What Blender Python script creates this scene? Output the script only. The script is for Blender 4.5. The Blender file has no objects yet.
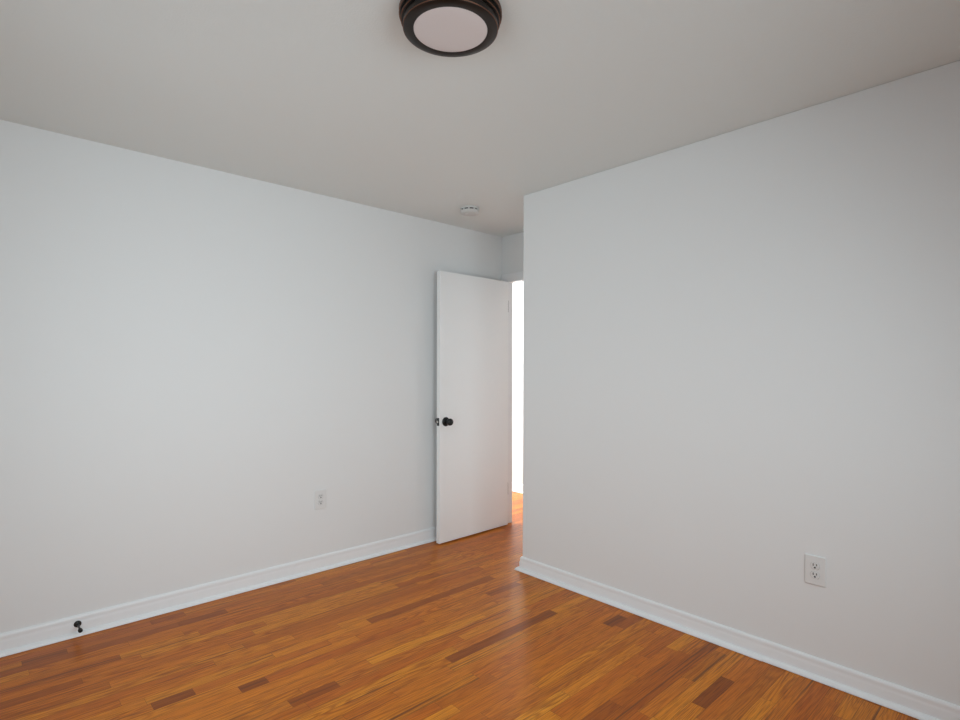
import bpy, bmesh, math, random
from mathutils import Vector, Matrix

SC = bpy.context.scene
COL = SC.collection
R = math.radians

# ------------------------------------------------------------------ camera
CAM_H = 1.31
FPX = 549.0
YAW = (0.6800, 0.7332)                     # forward direction on the floor plane
cam_d = bpy.data.cameras.new('camera')
cam = bpy.data.objects.new('camera', cam_d)
COL.objects.link(cam)
cam_d.sensor_width = 36.0
cam_d.sensor_fit = 'HORIZONTAL'
cam_d.lens = FPX / 960 * 36
cam_d.shift_y = 9.0 / 960
cam_d.clip_start = 0.02
cam.matrix_world = (Matrix.Translation((0, 0, CAM_H))
                    @ Matrix.Rotation(-math.atan2(YAW[0], YAW[1]), 4, 'Z')
                    @ Matrix.Rotation(R(90), 4, 'X')
                    @ Matrix.Rotation(R(0.14), 4, 'Z'))
SC.camera = cam

# ------------------------------------------------------------------ world, light, exposure
SC.view_settings.view_transform = 'Standard'
SC.view_settings.look = 'None'
SC.view_settings.exposure = 0.0
SC.view_settings.gamma = 1.0
SC.view_settings.use_curve_mapping = False

world = bpy.data.worlds.new('World')
SC.world = world
world.use_nodes = True
bg = world.node_tree.nodes['Background']
bg.inputs[0].default_value = (0.80, 0.90, 1.0, 1)
bg.inputs[1].default_value = 0.6

# room constants
H = 2.44
YL = 3.319            # left wall plane (faces -Y)
XR = 2.638            # right wall plane (faces -X)
YC = 2.433            # outer corner of the right wall
XB, YB = -0.45, -0.62  # walls behind the camera
XD, XH = 3.335, 3.397  # doorway wall, room face and hall face
XF = 4.285            # far wall of the hall
DJ0, DJ1, DZ = 2.50, 3.262, 2.048   # door opening
HY0, HY1 = 0.9, 5.7   # hall ends
WA = (0.18, 1.78, 0.90, 2.10)    # window in the wall behind (x0,x1,z0,z1)
WB = (0.45, 2.05, 0.90, 2.10)    # window in the side wall behind (y0,y1,z0,z1)


def area(name, loc, direction, sx, sy, power, color):
    ld = bpy.data.lights.new(name, 'AREA')
    ld.shape = 'RECTANGLE'
    ld.size, ld.size_y = sx, sy
    ld.energy = power
    ld.color = color
    o = bpy.data.objects.new(name, ld)
    COL.objects.link(o)
    o.location = loc
    o.rotation_euler = Vector(direction).to_track_quat('-Z', 'Y').to_euler()
    return o


DAY = (0.814, 0.943, 1.0)
WALL_WIN = area('daylight', ((WA[0] + WA[1]) / 2, YB - 0.05, (WA[2] + WA[3]) / 2), (0, 1, -0.40), WA[1] - WA[0], WA[3] - WA[2], 24.5, DAY)
WALL_WIN.data.spread = R(137)
SIDE_WIN = area('daylight', (XB - 0.05, (WB[0] + WB[1]) / 2, (WB[2] + WB[3]) / 2), (1, 0.75, -0.25), WB[1] - WB[0], WB[3] - WB[2], 12, DAY)
SIDE_WIN.data.spread = R(120)
HALL_WIN = area('hall_daylight', ((XH + XF) / 2, HY1 - 0.02, 1.45), (0, -1, 0), 0.66, 1.2, 90, (0.97, 0.98, 1.0))


# ------------------------------------------------------------------ helpers
def srgb(r, g, b):
    f = lambda c: c / 12.92 if c <= 0.04045 else ((c + 0.055) / 1.055) ** 2.4
    return (f(r / 255), f(g / 255), f(b / 255), 1)


def mat(name, color, rough=0.5, metal=0.0, spec=0.5, bump=None, coat=0.0):
    """procedural material; bump = (noise scale, strength, distance)"""
    m = bpy.data.materials.new(name)
    m.use_nodes = True
    nt = m.node_tree
    b = nt.nodes['Principled BSDF']
    b.inputs['Base Color'].default_value = color
    b.inputs['Roughness'].default_value = rough
    b.inputs['Metallic'].default_value = metal
    b.inputs['Specular IOR Level'].default_value = spec
    b.inputs['Coat Weight'].default_value = coat
    tc = nt.nodes.new('ShaderNodeTexCoord')
    n = nt.nodes.new('ShaderNodeTexNoise')
    n.inputs['Scale'].default_value = bump[0] if bump else 60
    n.inputs['Detail'].default_value = 3
    nt.links.new(tc.outputs['Object'], n.inputs['Vector'])
    if bump:
        bp = nt.nodes.new('ShaderNodeBump')
        bp.inputs['Strength'].default_value = bump[1]
        bp.inputs['Distance'].default_value = bump[2]
        nt.links.new(n.outputs['Fac'], bp.inputs['Height'])
        nt.links.new(bp.outputs['Normal'], b.inputs['Normal'])
    else:
        mr = nt.nodes.new('ShaderNodeMapRange')
        mr.inputs['To Min'].default_value = max(rough - 0.05, 0.02)
        mr.inputs['To Max'].default_value = rough + 0.05
        nt.links.new(n.outputs['Fac'], mr.inputs['Value'])
        nt.links.new(mr.outputs['Result'], b.inputs['Roughness'])
    return m


M = {}
M['wall'] = mat('wall_paint', (0.84, 0.845, 0.84, 1), 0.75, spec=0.3, bump=(230, 0.12, 0.002))
M['ceiling'] = mat('ceiling_paint', (0.815, 0.85, 0.835, 1), 0.9, spec=0.2, bump=(160, 0.25, 0.003))
M['trim'] = mat('trim_gloss_paint', (0.88, 0.885, 0.89, 1), 0.32, spec=0.45, bump=(40, 0.04, 0.002))
M['door'] = mat('door_gloss_paint', (0.93, 0.935, 0.93, 1), 0.35, spec=0.45, bump=(35, 0.05, 0.002))
M['plastic'] = mat('white_plastic', (0.80, 0.80, 0.79, 1), 0.35)
M['ivory'] = mat('receptacle_plastic', (0.78, 0.78, 0.77, 1), 0.3)
M['slot'] = mat('dark_slot', (0.012, 0.012, 0.012, 1), 0.7)
M['black'] = mat('black_metal', (0.010, 0.010, 0.010, 1), 0.38, metal=0.2)
M['bronze'] = mat('oil_rubbed_bronze', (0.020, 0.015, 0.012, 1), 0.36, metal=0.55)
M['copper'] = mat('rubbed_copper_edge', (0.19, 0.085, 0.05, 1), 0.38, metal=0.8)
M['lens'] = mat('frosted_lens', (0.76, 0.70, 0.69, 1), 0.45)
M['steel'] = mat('bright_steel', (0.75, 0.74, 0.72, 1), 0.25, metal=1.0)
M['rubber'] = mat('black_rubber', (0.012, 0.012, 0.012, 1), 0.75)
M['detector'] = mat('aged_white_plastic', (0.66, 0.66, 0.64, 1), 0.45)
M['groove'] = mat('receptacle_seam', (0.42, 0.42, 0.41, 1), 0.6)
M['frame'] = mat('window_frame_vinyl', (0.85, 0.85, 0.85, 1), 0.4)


def wood():
    m = bpy.data.materials.new('oak_strip_floor')
    m.use_nodes = True
    nt = m.node_tree
    N, L = nt.nodes, nt.links
    b = N['Principled BSDF']

    def new(t, **kw):
        n = N.new(t)
        for k, v in kw.items():
            setattr(n, k, v)
        return n

    def math_(op, a, c=None, clamp=False):
        n = new('ShaderNodeMath', operation=op, use_clamp=clamp)
        for i, v in enumerate((a, c)):
            if v is None:
                continue
            if isinstance(v, (int, float)):
                n.inputs[i].default_value = v
            else:
                L.new(v, n.inputs[i])
        return n.outputs[0]

    def ramp(fac, stops):
        n = new('ShaderNodeValToRGB')
        e = n.color_ramp.elements
        while len(e) < len(stops):
            e.new(0.5)
        for i, (p, c) in enumerate(stops):
            e[i].position = p
            e[i].color = c
        L.new(fac, n.inputs[0])
        return n.outputs[0]

    def mix(fac, a, c, mode='MIX'):
        n = new('ShaderNodeMix', data_type='RGBA', blend_type=mode)
        if isinstance(fac, (int, float)):
            n.inputs[0].default_value = fac
        else:
            L.new(fac, n.inputs[0])
        for s, v in ((6, a), (7, c)):
            if isinstance(v, tuple):
                n.inputs[s].default_value = v
            else:
                L.new(v, n.inputs[s])
        return n.outputs[2]

    tone = new('ShaderNodeAttribute', attribute_name='tone').outputs['Fac']
    seed = new('ShaderNodeAttribute', attribute_name='seed').outputs['Fac']
    uv = new('ShaderNodeUVMap', uv_map='board').outputs[0]
    sep = new('ShaderNodeSeparateXYZ')
    L.new(uv, sep.inputs[0])
    u, v = sep.outputs[0], sep.outputs[1]
    so = math_('MULTIPLY', seed, 91.0)

    def coords(su, sv):
        c = new('ShaderNodeCombineXYZ')
        L.new(math_('MULTIPLY', u, su), c.inputs[0])
        L.new(math_('MULTIPLY', v, sv), c.inputs[1])
        L.new(so, c.inputs[2])
        return c.outputs[0]

    def noise(vec, scale, detail=3, rough=0.55):
        n = new('ShaderNodeTexNoise')
        n.inputs['Scale'].default_value = scale
        n.inputs['Detail'].default_value = detail
        n.inputs['Roughness'].default_value = rough
        L.new(vec, n.inputs['Vector'])
        return n.outputs['Fac']

    base = ramp(tone, [(0.0, WOOD[0]), (0.25, WOOD[1]), (0.55, WOOD[2]), (0.8, WOOD[3]), (1.0, WOOD[4])])
    # boards lean to red or to straw colour
    hue = math_('FRACT', math_('MULTIPLY', seed, 7.31))
    base = mix(math_('MULTIPLY', math_('SUBTRACT', hue, 0.55), 1.1, True), base, WOOD_RED)
    base = mix(math_('MULTIPLY', math_('SUBTRACT', 0.35, hue), 1.0, True), base, WOOD_STRAW)
    # broad drift of colour along a board
    drift = noise(coords(1.6, 14.0), 1.0, 2)
    base = mix(math_('MULTIPLY', math_('SUBTRACT', drift, 0.35), 1.0, True), base, WOOD[1])
    # growth rings: contour lines of a stretched noise give flat-sawn arches
    g = noise(coords(1.3, 15.0), 1.0, 1.5, 0.4)
    rings = math_('SINE', math_('MULTIPLY', g, 95.0))
    rings = math_('POWER', math_('MULTIPLY', math_('ADD', rings, 1.0), 0.5), 2.0)
    amount = math_('MULTIPLY', rings, math_('ADD', 0.25, math_('MULTIPLY', seed, 0.60)))
    base = mix(amount, base, WOOD_RING, 'MULTIPLY')
    # straight grain: fine light and dark streaks
    sg = noise(coords(2.2, 190.0), 1.0, 3, 0.65)
    base = mix(math_('MULTIPLY', math_('SUBTRACT', sg, 0.30), 1.15, True), base, WOOD_RING, 'MULTIPLY')
    # pores: fine dark dashes along the grain
    p = noise(coords(9.0, 420.0), 1.0, 2, 0.6)
    pores = ramp(p, [(0.50, (0, 0, 0, 1)), (0.66, (1, 1, 1, 1))])
    base = mix(math_('MULTIPLY', pores, 0.55), base, WOOD_PORE)
    # occasional mineral streaks
    st = noise(coords(1.1, 60.0), 1.0, 2, 0.5)
    stm = ramp(st, [(0.62, (0, 0, 0, 1)), (0.70, (1, 1, 1, 1))])
    base = mix(math_('MULTIPLY', stm, 0.70), base, WOOD_PORE)
    # seams between boards
    seam = math_('MAXIMUM', math_('LESS_THAN', v, 0.0011), math_('LESS_THAN', u, 0.0009))
    base = mix(math_('MULTIPLY', seam, 0.75), base, (0.035, 0.014, 0.005, 1))
    L.new(base, b.inputs['Base Color'])
    rr = new('ShaderNodeMapRange')
    rr.inputs['To Min'].default_value = 0.26
    rr.inputs['To Max'].default_value = 0.40
    L.new(p, rr.inputs['Value'])
    L.new(rr.outputs[0], b.inputs['Roughness'])
    b.inputs['Specular IOR Level'].default_value = 0.20
    hgt = math_('SUBTRACT', math_('MULTIPLY', drift, 0.5), math_('ADD', math_('MULTIPLY', seam, 0.9), math_('MULTIPLY', pores, 0.10)))
    bp = new('ShaderNodeBump')
    bp.inputs['Strength'].default_value = 0.12
    bp.inputs['Distance'].default_value = 0.0015
    L.new(hgt, bp.inputs['Height'])
    L.new(bp.outputs[0], b.inputs['Normal'])
    return m


WOOD = [(0.190, 0.045, 0.006, 1), (0.510, 0.130, 0.008, 1), (0.760, 0.232, 0.012, 1),
        (0.84, 0.310, 0.020, 1), (0.88, 0.390, 0.036, 1)]
WOOD_RED = (0.560, 0.120, 0.012, 1)
WOOD_STRAW = (0.82, 0.34, 0.022, 1)
WOOD_RING = (0.62, 0.47, 0.36, 1)
WOOD_PORE = (0.105, 0.036, 0.013, 1)
M['wood'] = wood()


def link(name, bm, m, parent=None, smooth=None):
    me = bpy.data.meshes.new(name)
    bm.normal_update()
    bm.to_mesh(me)
    bm.free()
    me.materials.append(m)
    o = bpy.data.objects.new(name, me)
    COL.objects.link(o)
    if parent:
        o.parent = parent
    if smooth is not None:
        for p in me.polygons:
            p.use_smooth = True
        me.set_sharp_from_angle(angle=R(smooth))
    return o


def box(bm, x0, x1, y0, y1, z0, z1):
    vs = [bm.verts.new((x, y, z)) for x in (x0, x1) for y in (y0, y1) for z in (z0, z1)]
    q = [(0, 1, 3, 2), (4, 6, 7, 5), (0, 4, 5, 1), (2, 3, 7, 6), (0, 2, 6, 4), (1, 5, 7, 3)]
    for f in q:
        bm.faces.new([vs[i] for i in f])
    return vs


def boxes(*bs):
    bm = bmesh.new()
    for b in bs:
        box(bm, *b)
    return bm


def lathe(profile, seg=48, axis='Z'):
    """profile: (radius, height) pairs; open ends with radius 0 are welded"""
    bm = bmesh.new()
    rings = []
    for r, h in profile:
        if r < 1e-6:
            rings.append([bm.verts.new((0, 0, h))])
        else:
            rings.append([bm.verts.new((r * math.cos(2 * math.pi * k / seg), r * math.sin(2 * math.pi * k / seg), h)) for k in range(seg)])
    for a, b in zip(rings, rings[1:]):
        for k in range(seg):
            k2 = (k + 1) % seg
            if len(a) == 1 and len(b) == 1:
                continue
            if len(a) == 1:
                bm.faces.new((a[0], b[k2], b[k]))
            elif len(b) == 1:
                bm.faces.new((a[k], a[k2], b[0]))
            else:
                bm.faces.new((a[k], a[k2], b[k2], b[k]))
    if axis == 'Y':       # height runs towards -Y
        bmesh.ops.transform(bm, matrix=Matrix.Rotation(R(90), 4, 'X'), verts=bm.verts)
    bmesh.ops.recalc_face_normals(bm, faces=bm.faces)
    return bm


def torus(R_, r_, z, seg=72, ms=10):
    return lathe([(R_ + r_ * math.cos(2 * math.pi * k / ms), z + r_ * math.sin(2 * math.pi * k / ms)) for k in range(ms + 1)], seg)


def bevel(o, w, seg=2, ang=40):
    b = o.modifiers.new('bevel', 'BEVEL')
    b.width = w
    b.segments = seg
    b.limit_method = 'ANGLE'
    b.angle_limit = R(ang)
    return o


def thing(name, label, cat, loc, rz=0.0, group=None, kind=None):
    o = bpy.data.objects.new(name, None)
    o.empty_display_size = 0.05
    COL.objects.link(o)
    o.location = loc
    o.rotation_euler = (0, 0, rz)
    o['label'] = label
    o['category'] = cat
    if group:
        o['group'] = group
    if kind:
        o['kind'] = kind
    return o


def struct(o, label=None, cat=None):
    o['kind'] = 'structure'
    if label:
        o['label'] = label
    if cat:
        o['category'] = cat
    return o


def sweep(profile, path):
    """profile (offset to the left of the path, height); path of xy points; mitred corners"""
    bm = bmesh.new()
    pts = [Vector(p) for p in path]
    dirs = [(b - a).normalized() for a, b in zip(pts, pts[1:])]
    norm = [Vector((-d.y, d.x)) for d in dirs]
    rows = []
    for i, p in enumerate(pts):
        if i == 0:
            m_ = norm[0]
        elif i == len(pts) - 1:
            m_ = norm[-1]
        else:
            n1, n2 = norm[i - 1], norm[i]
            m_ = (n1 + n2) / (1 + n1.dot(n2))
        rows.append([bm.verts.new((p.x + m_.x * o, p.y + m_.y * o, z)) for o, z in profile])
    n = len(profile)
    for a, b in zip(rows, rows[1:]):
        for k in range(n):
            bm.faces.new((a[k], a[(k + 1) % n], b[(k + 1) % n], b[k]))
    bm.faces.new(rows[0])
    bm.faces.new(list(reversed(rows[-1])))
    bmesh.ops.recalc_face_normals(bm, faces=bm.faces)
    return bm


def floor_point(px, py):
    """where the floor stands at a measured sight line (used once, to read plank positions)"""
    d = FPX * CAM_H / (py - 369.0 - (px - 480) * 0.0024)
    lat = (px - 480) / FPX * d
    return YAW[0] * d + YAW[1] * lat, YAW[1] * d - YAW[0] * lat


# ------------------------------------------------------------------ floor
PW = 0.0572
ROW0 = -0.70
DARK = [  # measured ends of conspicuous boards and their tone
    (450, 661, 560, 614, 0.10), (487, 594, 521, 584, 0.16), (364, 618, 502, 581, 0.17), (240, 689, 268, 680, 0.10),
    (289, 702, 341, 686, 0.14), (322, 584, 401, 562, 0.22), (22, 661, 67, 649, 0.14), (150, 621, 187, 616, 0.22),
    (180, 625, 227, 611, 0.14), (152, 705, 195, 692, 0.10), (600, 622, 622, 616, 0.08), (696, 704, 731, 680, 0.08),
    (300, 560, 345, 549, 0.30), (440, 706, 500, 680, 0.30), (610, 700, 690, 655, 0.27),
    (330, 655, 440, 622, 0.74), (390, 690, 450, 668, 0.74), (560, 690, 640, 646, 0.68),
    (300, 690, 372, 664, 0.68), (640, 712, 700, 684, 0.74), (120, 655, 200, 633, 0.68), (480, 712, 540, 688, 0.74),
]


def build_floor():
    rnd = random.Random(41)
    x0, x1 = -0.60, 4.42
    nrow = int((HY1 + 0.15 - ROW0) / PW)
    special = {}
    for ax, ay, bx, by, t in DARK:
        (wx0, wy0), (wx1, wy1) = floor_point(ax, ay), floor_point(bx, by)
        r = int(round(((wy0 + wy1) / 2 - ROW0) / PW - 0.5))
        special.setdefault(r, []).append((min(wx0, wx1), max(wx0, wx1), t))
    bm = bmesh.new()
    uvl = bm.loops.layers.uv.new('board')
    tl = bm.faces.layers.float.new('tone')
    sl = bm.faces.layers.float.new('seed')

    def plank(a, b, ya, yb, tone, own=None):
        vs = [bm.verts.new(c) for c in ((a, ya, 0), (b, ya, 0), (b, yb, 0), (a, yb, 0))]
        f = bm.faces.new(vs)
        f[tl] = tone
        f[sl] = rnd.random() if own is None else own
        for lp, c in zip(f.loops, ((0, 0), (b - a, 0), (b - a, PW), (0, PW))):
            lp[uvl].uv = c

    def tone():
        t = rnd.gauss(0.54, 0.13)
        if rnd.random() < 0.04:
            t = rnd.uniform(0.16, 0.30)
        if rnd.random() < 0.06:
            t = rnd.uniform(0.70, 0.82)
        return min(max(t, 0.05), 1.0)

    for r in range(nrow):
        ya = ROW0 + r * PW
        yb = ya + PW
        cuts = []
        x = x0 - rnd.uniform(0, 0.8)
        while x < x1:
            n = x + rnd.choice((0.32, 0.5, 0.7, 0.9, 1.1, 1.4)) * rnd.uniform(0.85, 1.15)
            cuts.append([x, n, tone()])
            x = n
        for a, b, t in special.get(r, []):
            new = []
            for c in cuts:
                if c[1] <= a or c[0] >= b:
                    new.append(c)
                    continue
                if c[0] < a - 0.12:
                    new.append([c[0], a, c[2]])
                elif c[0] < a and new:
                    new[-1][1] = a
                if c[1] > b:
                    new.append([b, c[1], c[2]])
            new.append([a, b, t])
            cuts = sorted(new)
        for a, b, t in cuts:
            a, b = max(a, x0), min(b, x1)
            if b - a > 0.004:
                plank(a, b, ya, yb, t, 0.064 + 0.137 * rnd.randint(0, 2) if t < 0.2 else None)
    # slab under the boards
    ye = ROW0 + nrow * PW
    for q in (((x0, ROW0, -0.1), (x0, ye, -0.1), (x1, ye, -0.1), (x1, ROW0, -0.1)),
              ((x0, ROW0, -0.1), (x1, ROW0, -0.1), (x1, ROW0, -0.001), (x0, ROW0, -0.001)),
              ((x0, ye, -0.1), (x0, ye, -0.001), (x1, ye, -0.001), (x1, ye, -0.1)),
              ((x0, ROW0, -0.1), (x0, ROW0, -0.001), (x0, ye, -0.001), (x0, ye, -0.1)),
              ((x1, ROW0, -0.1), (x1, ye, -0.1), (x1, ye, -0.001), (x1, ROW0, -0.001))):
        f = bm.faces.new([bm.verts.new(c) for c in q])
        f[tl], f[sl] = 0.5, 0.5
    return struct(link('floor', bm, M['wood']), 'glossy orange brown oak strip floor', 'floor')


build_floor()

# ------------------------------------------------------------------ ceiling and walls
T = 0.12
struct(link('ceiling', boxes((XB - T, XF + T, YB - T, HY1 + T, H, H + 0.12)), M['ceiling']), 'plain pale grey painted ceiling', 'ceiling')
struct(link('wall_left', boxes((XB - T, XH, YL, YL + T, 0, H)), M['wall']), 'long plain white wall on the left', 'wall')
# partition on the right with its short return towards the doorway
bm = bmesh.new()
foot = [(XR, YB - T), (XR + T, YB - T), (XR + T, YC - T), (XD, YC - T), (XD, YC), (XR, YC)]
lo = [bm.verts.new((x, y, 0)) for x, y in foot]
hi = [bm.verts.new((x, y, H)) for x, y in foot]
for k in range(6):
    bm.faces.new((lo[k], lo[(k + 1) % 6], hi[(k + 1) % 6], hi[k]))
bm.faces.new(lo)
bm.faces.new(hi)
bmesh.ops.recalc_face_normals(bm, faces=bm.faces)
bevel(struct(link('wall_right', bm, M['wall']), 'plain white partition wall on the right', 'wall'), 0.004, 3)
struct(link('wall_doorway', boxes((XD, XH, HY0, DJ0, 0, H), (XD, XH, DJ1, YL, 0, H), (XD, XH, DJ0, DJ1, DZ, H)), M['wall']),
       'short wall around the doorway at the end of the passage', 'wall')
struct(link('wall_hall', boxes((XF, XF + T, HY0 - T, HY1 + T, 0, H)), M['wall']), 'bright white hall wall seen through the doorway', 'wall')
struct(link('wall_hall_side', boxes((XH - T, XH, YL + T, HY1 + T, 0, H)), M['wall']), 'hall wall hidden behind the left wall', 'wall')
struct(link('wall_hall_end', boxes((XR + 0.2, XF, HY0 - T, HY0, 0, H)), M['wall']), 'closed end wall of the hall', 'wall')
hx0, hx1 = (XH + XF) / 2 - 0.33, (XH + XF) / 2 + 0.33
struct(link('wall_hall_front', boxes((XH, hx0, HY1, HY1 + T, 0, H), (hx1, XF, HY1, HY1 + T, 0, H),
                                     (hx0, hx1, HY1, HY1 + T, 0, 0.85), (hx0, hx1, HY1, HY1 + T, 2.05, H)), M['wall']),
       'end wall of the hall with its window', 'wall')
struct(link('wall_back', boxes((XB, WA[0], YB - T, YB, 0, H), (WA[1], XR, YB - T, YB, 0, H),
                               (WA[0], WA[1], YB - T, YB, 0, WA[2]), (WA[0], WA[1], YB - T, YB, WA[3], H)), M['wall']),
       'window wall behind the camera', 'wall')
struct(link('wall_side', boxes((XB - T, XB, YB - T, WB[0], 0, H), (XB - T, XB, WB[1], YL, 0, H),
                               (XB - T, XB, WB[0], WB[1], 0, WB[2]), (XB - T, XB, WB[0], WB[1], WB[3], H)), M['wall']),
       'window wall beside the camera', 'wall')

# ------------------------------------------------------------------ trim
BOARD = [(-0.002, 0.0), (0.0140, 0.0), (0.0140, 0.052), (0.0120, 0.060), (0.0105, 0.066), (0.0112, 0.072), (0.0108, 0.079),
         (0.0085, 0.085), (0.0045, 0.0885), (-0.002, 0.089)]
SHOE = [(0.013, 0.002)] + [(0.0142 + 0.019 * math.cos(a), 0.002 + 0.019 * math.sin(a)) for a in [R(9 * k) for k in range(11)]] + [(0.013, 0.021)]


def baseboard(name, path, label, shoe_pieces=None, scale=1.0):
    prof = [(o, z * scale) for o, z in BOARD]
    o = struct(link(name, sweep(prof, path), M['trim'], smooth=35), label, 'baseboard')
    for pc, grow in (shoe_pieces or [(path, 0.0)]):
        link('shoe_molding', sweep([(a + (grow if a > 0.0141 else 0), z) for a, z in SHOE], pc), M['trim'], o, smooth=35)
    return o


baseboard('baseboard_left', [(XD, YL), (XB, YL)], 'white baseboard along the left wall', scale=1.10)
kx = 0.944
baseboard('baseboard_right', [(XR, YB), (XR, YC), (XD - 0.018, YC)], 'white baseboard along the right partition and round its corner',
          shoe_pieces=[([(XR, kx), (XR, YC), (XD - 0.018, YC)], 0.0035), ([(XR, YB), (XR, kx)], 0.0)])
baseboard('baseboard_hall', [(XF, HY0), (XF, HY1)], 'white baseboard of the hall beyond the door')
# door casing (room side), frame lining with stop
cw, ct = 0.066, 0.016
bm = boxes((XD - ct, XD, YC + 0.001, DJ0 + 0.004, 0, DZ - 0.004), (XD - ct, XD, DJ1 - 0.004, YL - 0.001, 0, DZ - 0.004),
           (XD - ct, XD, YC + 0.001, YL - 0.001, DZ - 0.006, DZ + cw))
bevel(struct(link('trim_1', bm, M['trim']), 'white casing round the doorway', 'trim'), 0.004, 2)
bm = boxes((XD - 0.002, XH + 0.003, DJ1 - 0.004, DJ1 + 0.002, 0, DZ), (XD - 0.002, XH + 0.003, DJ0 - 0.002, DJ0 + 0.004, 0, DZ),
           (XD - 0.002, XH + 0.003, DJ0, DJ1, DZ - 0.004, DZ + 0.002))
struct(link('trim_2', bm, M['trim']), 'white lining of the door frame', 'trim')


def window(name, label, x0, x1, z0, z1, loc, rz):
    """frame facing local +Y, opening from x0..x1"""
    w = struct(link(name, boxes((x0, x1, -0.07, -0.01, z0, z0 + 0.05), (x0, x1, -0.07, -0.01, z1 - 0.05, z1),
                                (x0, x0 + 0.05, -0.07, -0.01, z0 + 0.05, z1 - 0.05), (x1 - 0.05, x1, -0.07, -0.01, z0 + 0.05, z1 - 0.05)),
                    M['frame']), label, 'window')
    w.location = loc
    w.rotation_euler = (0, 0, rz)
    link('window_sill', boxes((x0 - 0.05, x1 + 0.05, 0.0, 0.045, z0 - 0.03, z0)), M['trim'], w)
    return w


window('window_1', 'white window frame in the wall behind the camera', WA[0], WA[1], WA[2], WA[3], (0, YB, 0), 0)
window('window_2', 'white window frame in the wall beside the camera', -WB[1], -WB[0], WB[2], WB[3], (XB, 0, 0), R(-90))

# ------------------------------------------------------------------ door
DW, DT = 0.745, 0.036
door = link('door_1', boxes((-DW, 0, 0, DT, 0.010, 2.040)), M['door'])
bevel(door, 0.0025, 2)
struct(door, 'flat white slab door standing open along the left wall', 'door')
door.location = (3.297, 3.207, 0)
door.rotation_euler = (0, 0, R(1.3))
KX, KZ = -DW + 0.058, 0.915
ROSE = [(0, 0), (0.0345, 0), (0.0350, 0.003), (0.0335, 0.007), (0.027, 0.011), (0.016, 0.013), (0, 0.013)]
KNOB = [(0.0, 0.010), (0.0120, 0.010), (0.0115, 0.026), (0.0150, 0.031), (0.0225, 0.036), (0.0262, 0.043), (0.0268, 0.050),
        (0.0255, 0.057), (0.0215, 0.063), (0.0140, 0.066), (0.0, 0.067)]
for flip in (False, True):
    for nm, prof in (('knob_rose', ROSE), ('door_knob', KNOB)):
        k = link(nm, lathe(prof, 40, 'Y'), M['black'], door, smooth=40)
        k.location = (KX, DT if flip else 0, KZ)
        if flip:
            k.rotation_euler = (0, 0, math.pi)
lp = bevel(link('latch_plate', boxes((-DW - 0.0015, -DW + 0.001, 0.0055, DT - 0.0055, KZ - 0.029, KZ + 0.029)), M['black'], door), 0.001, 2)
lp['label'] = 'black latch plate on the door edge'
bm = bmesh.new()
pr = [(-DW - 0.001, 0.0125), (-DW - 0.001, 0.0245), (-DW - 0.011, 0.0245), (-DW - 0.004, 0.0125)]
lo = [bm.verts.new((x, y, KZ - 0.007)) for x, y in pr]
hi = [bm.verts.new((x, y, KZ + 0.007)) for x, y in pr]
for k in range(4):
    bm.faces.new((lo[k], lo[(k + 1) % 4], hi[(k + 1) % 4], hi[k]))
bm.faces.new(lo)
bm.faces.new(hi)
bmesh.ops.recalc_face_normals(bm, faces=bm.faces)
link('latch_bolt', bm, M['steel'], lp)
for hz in (1.842, 0.296):
    hg = link('hinge', boxes((-0.0005, 0.002, 0.004, DT, hz - 0.05, hz + 0.05), (0.004, 0.050, DT + 0.0095, DT + 0.0150, hz - 0.05, hz + 0.05)), M['black'], door)
    bm = lathe([(0, hz - 0.052), (0.006, hz - 0.050), (0.006, hz + 0.050), (0, hz + 0.054)], 16)
    pin = link('hinge_barrel', bm, M['black'], hg, smooth=40)
    pin.location = (0.006, DT + 0.007, 0)

# ------------------------------------------------------------------ ceiling light
lt = thing('ceiling_light', 'round flush mount ceiling light with dark bronze stepped rim and frosted lens', 'ceiling light', (1.1125, 1.3405, H))
link('base_pan', lathe([(0, 0), (0.158, 0), (0.1610, -0.003), (0.1610, -0.016), (0.158, -0.0185), (0.150, -0.019), (0, -0.019)], 96), M['bronze'], lt, 30)
link('middle_ring', lathe([(0.10, -0.017), (0.153, -0.018), (0.1550, -0.021), (0.1560, -0.030), (0.1535, -0.0345), (0.146, -0.036), (0.10, -0.036)], 96), M['bronze'], lt, 30)
link('front_rim', lathe([(0.10, -0.034), (0.1460, -0.035), (0.1495, -0.039), (0.1500, -0.0545), (0.1480, -0.0580), (0.1440, -0.0597), (0.132, -0.0608),
                         (0.1205, -0.0606), (0.1172, -0.0600), (0.1168, -0.050), (0.10, -0.048)], 96), M['bronze'], lt, 30)
for r_, z_, t_ in ((0.1607, -0.0045, 0.0016), (0.1609, -0.0165, 0.0016), (0.1557, -0.0325, 0.0017), (0.1492, -0.0560, 0.0014)):
    e = link('copper_edge', torus(r_, t_, z_, 96), M['copper'], lt, 60)
    e['label'] = 'thin rubbed copper edge'
link('lens', lathe([(0.1166, -0.049), (0.1166, -0.0590), (0.112, -0.0602), (0.08, -0.0618), (0.04, -0.0627), (0, -0.0630)], 96), M['lens'], lt, 60)

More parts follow.
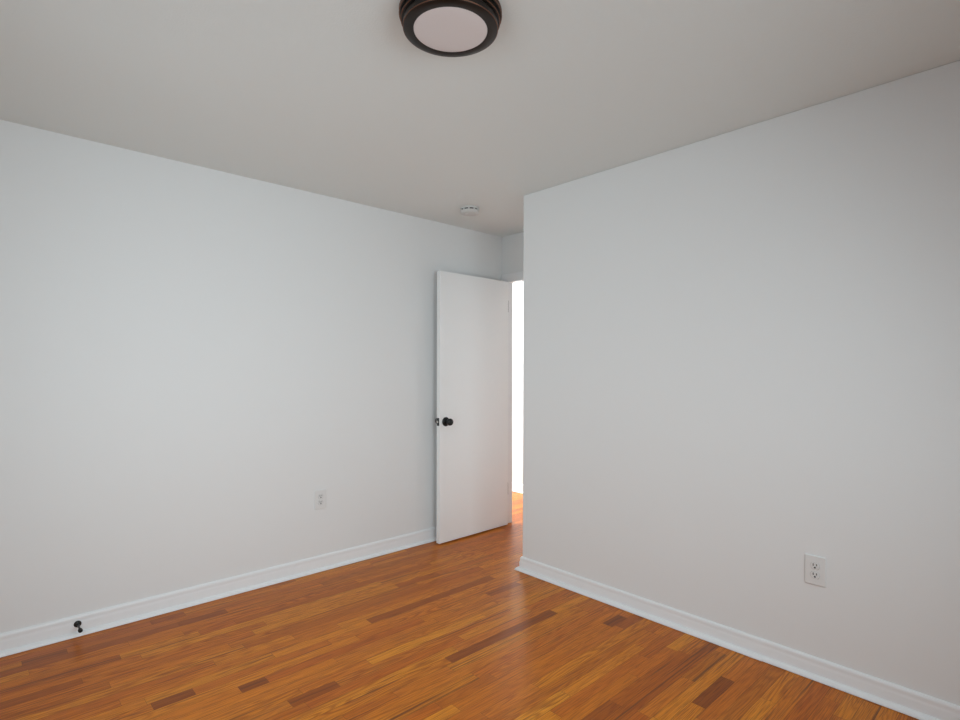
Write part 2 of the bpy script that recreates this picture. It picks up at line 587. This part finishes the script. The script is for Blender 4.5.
# ------------------------------------------------------------------ smoke detector
sd = thing('smoke_detector', 'small round white smoke detector on the ceiling near the door', 'smoke detector', (2.568, 2.879, H))
link('mounting_base', lathe([(0, 0), (0.066, 0), (0.067, -0.002), (0.067, -0.009), (0.065, -0.0115), (0, -0.0115)], 64), M['detector'], sd, 40)
link('vent_chamber', lathe([(0.052, -0.0110), (0.0585, -0.0112), (0.0585, -0.0205), (0.052, -0.0207)], 64), M['slot'], sd, 40)
for k in range(10):
    a = 2 * math.pi * k / 10 + 0.12
    rb = link('vent_rib', boxes((0.055, 0.0655, -0.005, 0.005, -0.0205, -0.0110)), M['detector'], sd)
    rb.rotation_euler = (0, 0, a)
link('cover', lathe([(0.050, -0.0200), (0.0645, -0.0202), (0.0660, -0.022), (0.0650, -0.030), (0.0620, -0.037), (0.0560, -0.0415), (0.045, -0.0430), (0, -0.0440)], 64), M['detector'], sd, 40)
tb = link('test_button', lathe([(0, -0.0430), (0.0105, -0.0434), (0.0105, -0.0450), (0.009, -0.0458), (0, -0.0460)], 32), M['ivory'], sd, 40)
tb.location = (-0.024, 0.004, 0)


# ------------------------------------------------------------------ wall outlets
def disc_box(w, h, y0, y1, cut):
    """receptacle face: circle clipped flat at top and bottom, extruded towards -Y"""
    bm = bmesh.new()
    pts = []
    for k in range(48):
        a = 2 * math.pi * k / 48
        pts.append((w * math.cos(a), max(-cut, min(cut, w * math.sin(a)))))
    f0 = [bm.verts.new((x, y0, z)) for x, z in pts]
    f1 = [bm.verts.new((x, y1, z)) for x, z in pts]
    for k in range(48):
        bm.faces.new((f0[k], f0[(k + 1) % 48], f1[(k + 1) % 48], f1[k]))
    bm.faces.new(f0)
    bm.faces.new(f1)
    bmesh.ops.remove_doubles(bm, verts=bm.verts, dist=1e-5)
    bmesh.ops.recalc_face_normals(bm, faces=bm.faces)
    return bm


def outlet(label, loc, rz):
    t = thing('wall_outlet', label, 'outlet', loc, rz, 'white wall outlets above the baseboards')
    pl = link('cover_plate', boxes((-0.0400, 0.0400, -0.0065, 0.0, -0.0620, 0.0620)), M['plastic'], t)
    bevel(pl, 0.004, 3)
    for dz in (0.0195, -0.0195):
        rc = link('receptacle', disc_box(0.0172, 0, -0.0085, -0.0060, 0.0140), M['ivory'], t)
        rc.location = (0, 0, dz)
        bevel(rc, 0.0008, 2)
        link('groove', disc_box(0.0182, 0, -0.0068, -0.0060, 0.0148), M['groove'], rc)
        link('slot', boxes((-0.0080, -0.0048, -0.0088, -0.0070, 0.0000, 0.0102)), M['slot'], rc)
        link('slot', boxes((0.0048, 0.0078, -0.0088, -0.0070, 0.0010, 0.0094)), M['slot'], rc)
        g = link('ground_hole', lathe([(0, 0.007), (0.0037, 0.007), (0.0037, 0.0088), (0, 0.0088)], 20, 'Y'), M['slot'], rc)
        g.location = (0, 0, -0.0066)
    link('screw', lathe([(0, 0.006), (0.0032, 0.006), (0.0030, 0.0074), (0, 0.0077)], 20, 'Y'), M['plastic'], t, smooth=40)
    return t


outlet('white duplex outlet low on the left wall, between door and door stop', (1.666, YL, 0.461), 0)
outlet('white duplex outlet low on the right partition wall, nearest the camera', (XR, 0.741, 0.457), R(-90))

# ------------------------------------------------------------------ door stop
ds = thing('door_stop', 'small black door stop screwed to the left baseboard', 'door stop', (0.385, YL - 0.0140, 0.0585))
link('flange', lathe([(0, -0.0005), (0.0155, -0.0005), (0.0158, 0.002), (0.0135, 0.0055), (0.0075, 0.009), (0, 0.010)], 32, 'Y'), M['black'], ds, smooth=40)
link('stem', lathe([(0, 0.008), (0.0062, 0.008), (0.0050, 0.014), (0.0046, 0.078), (0.0060, 0.084), (0, 0.084)], 24, 'Y'), M['black'], ds, smooth=40)
link('rubber_tip', lathe([(0, 0.083), (0.0088, 0.083), (0.0094, 0.086), (0.0094, 0.096), (0.0080, 0.0995), (0, 0.1005)], 24, 'Y'), M['rubber'], ds, smooth=40)
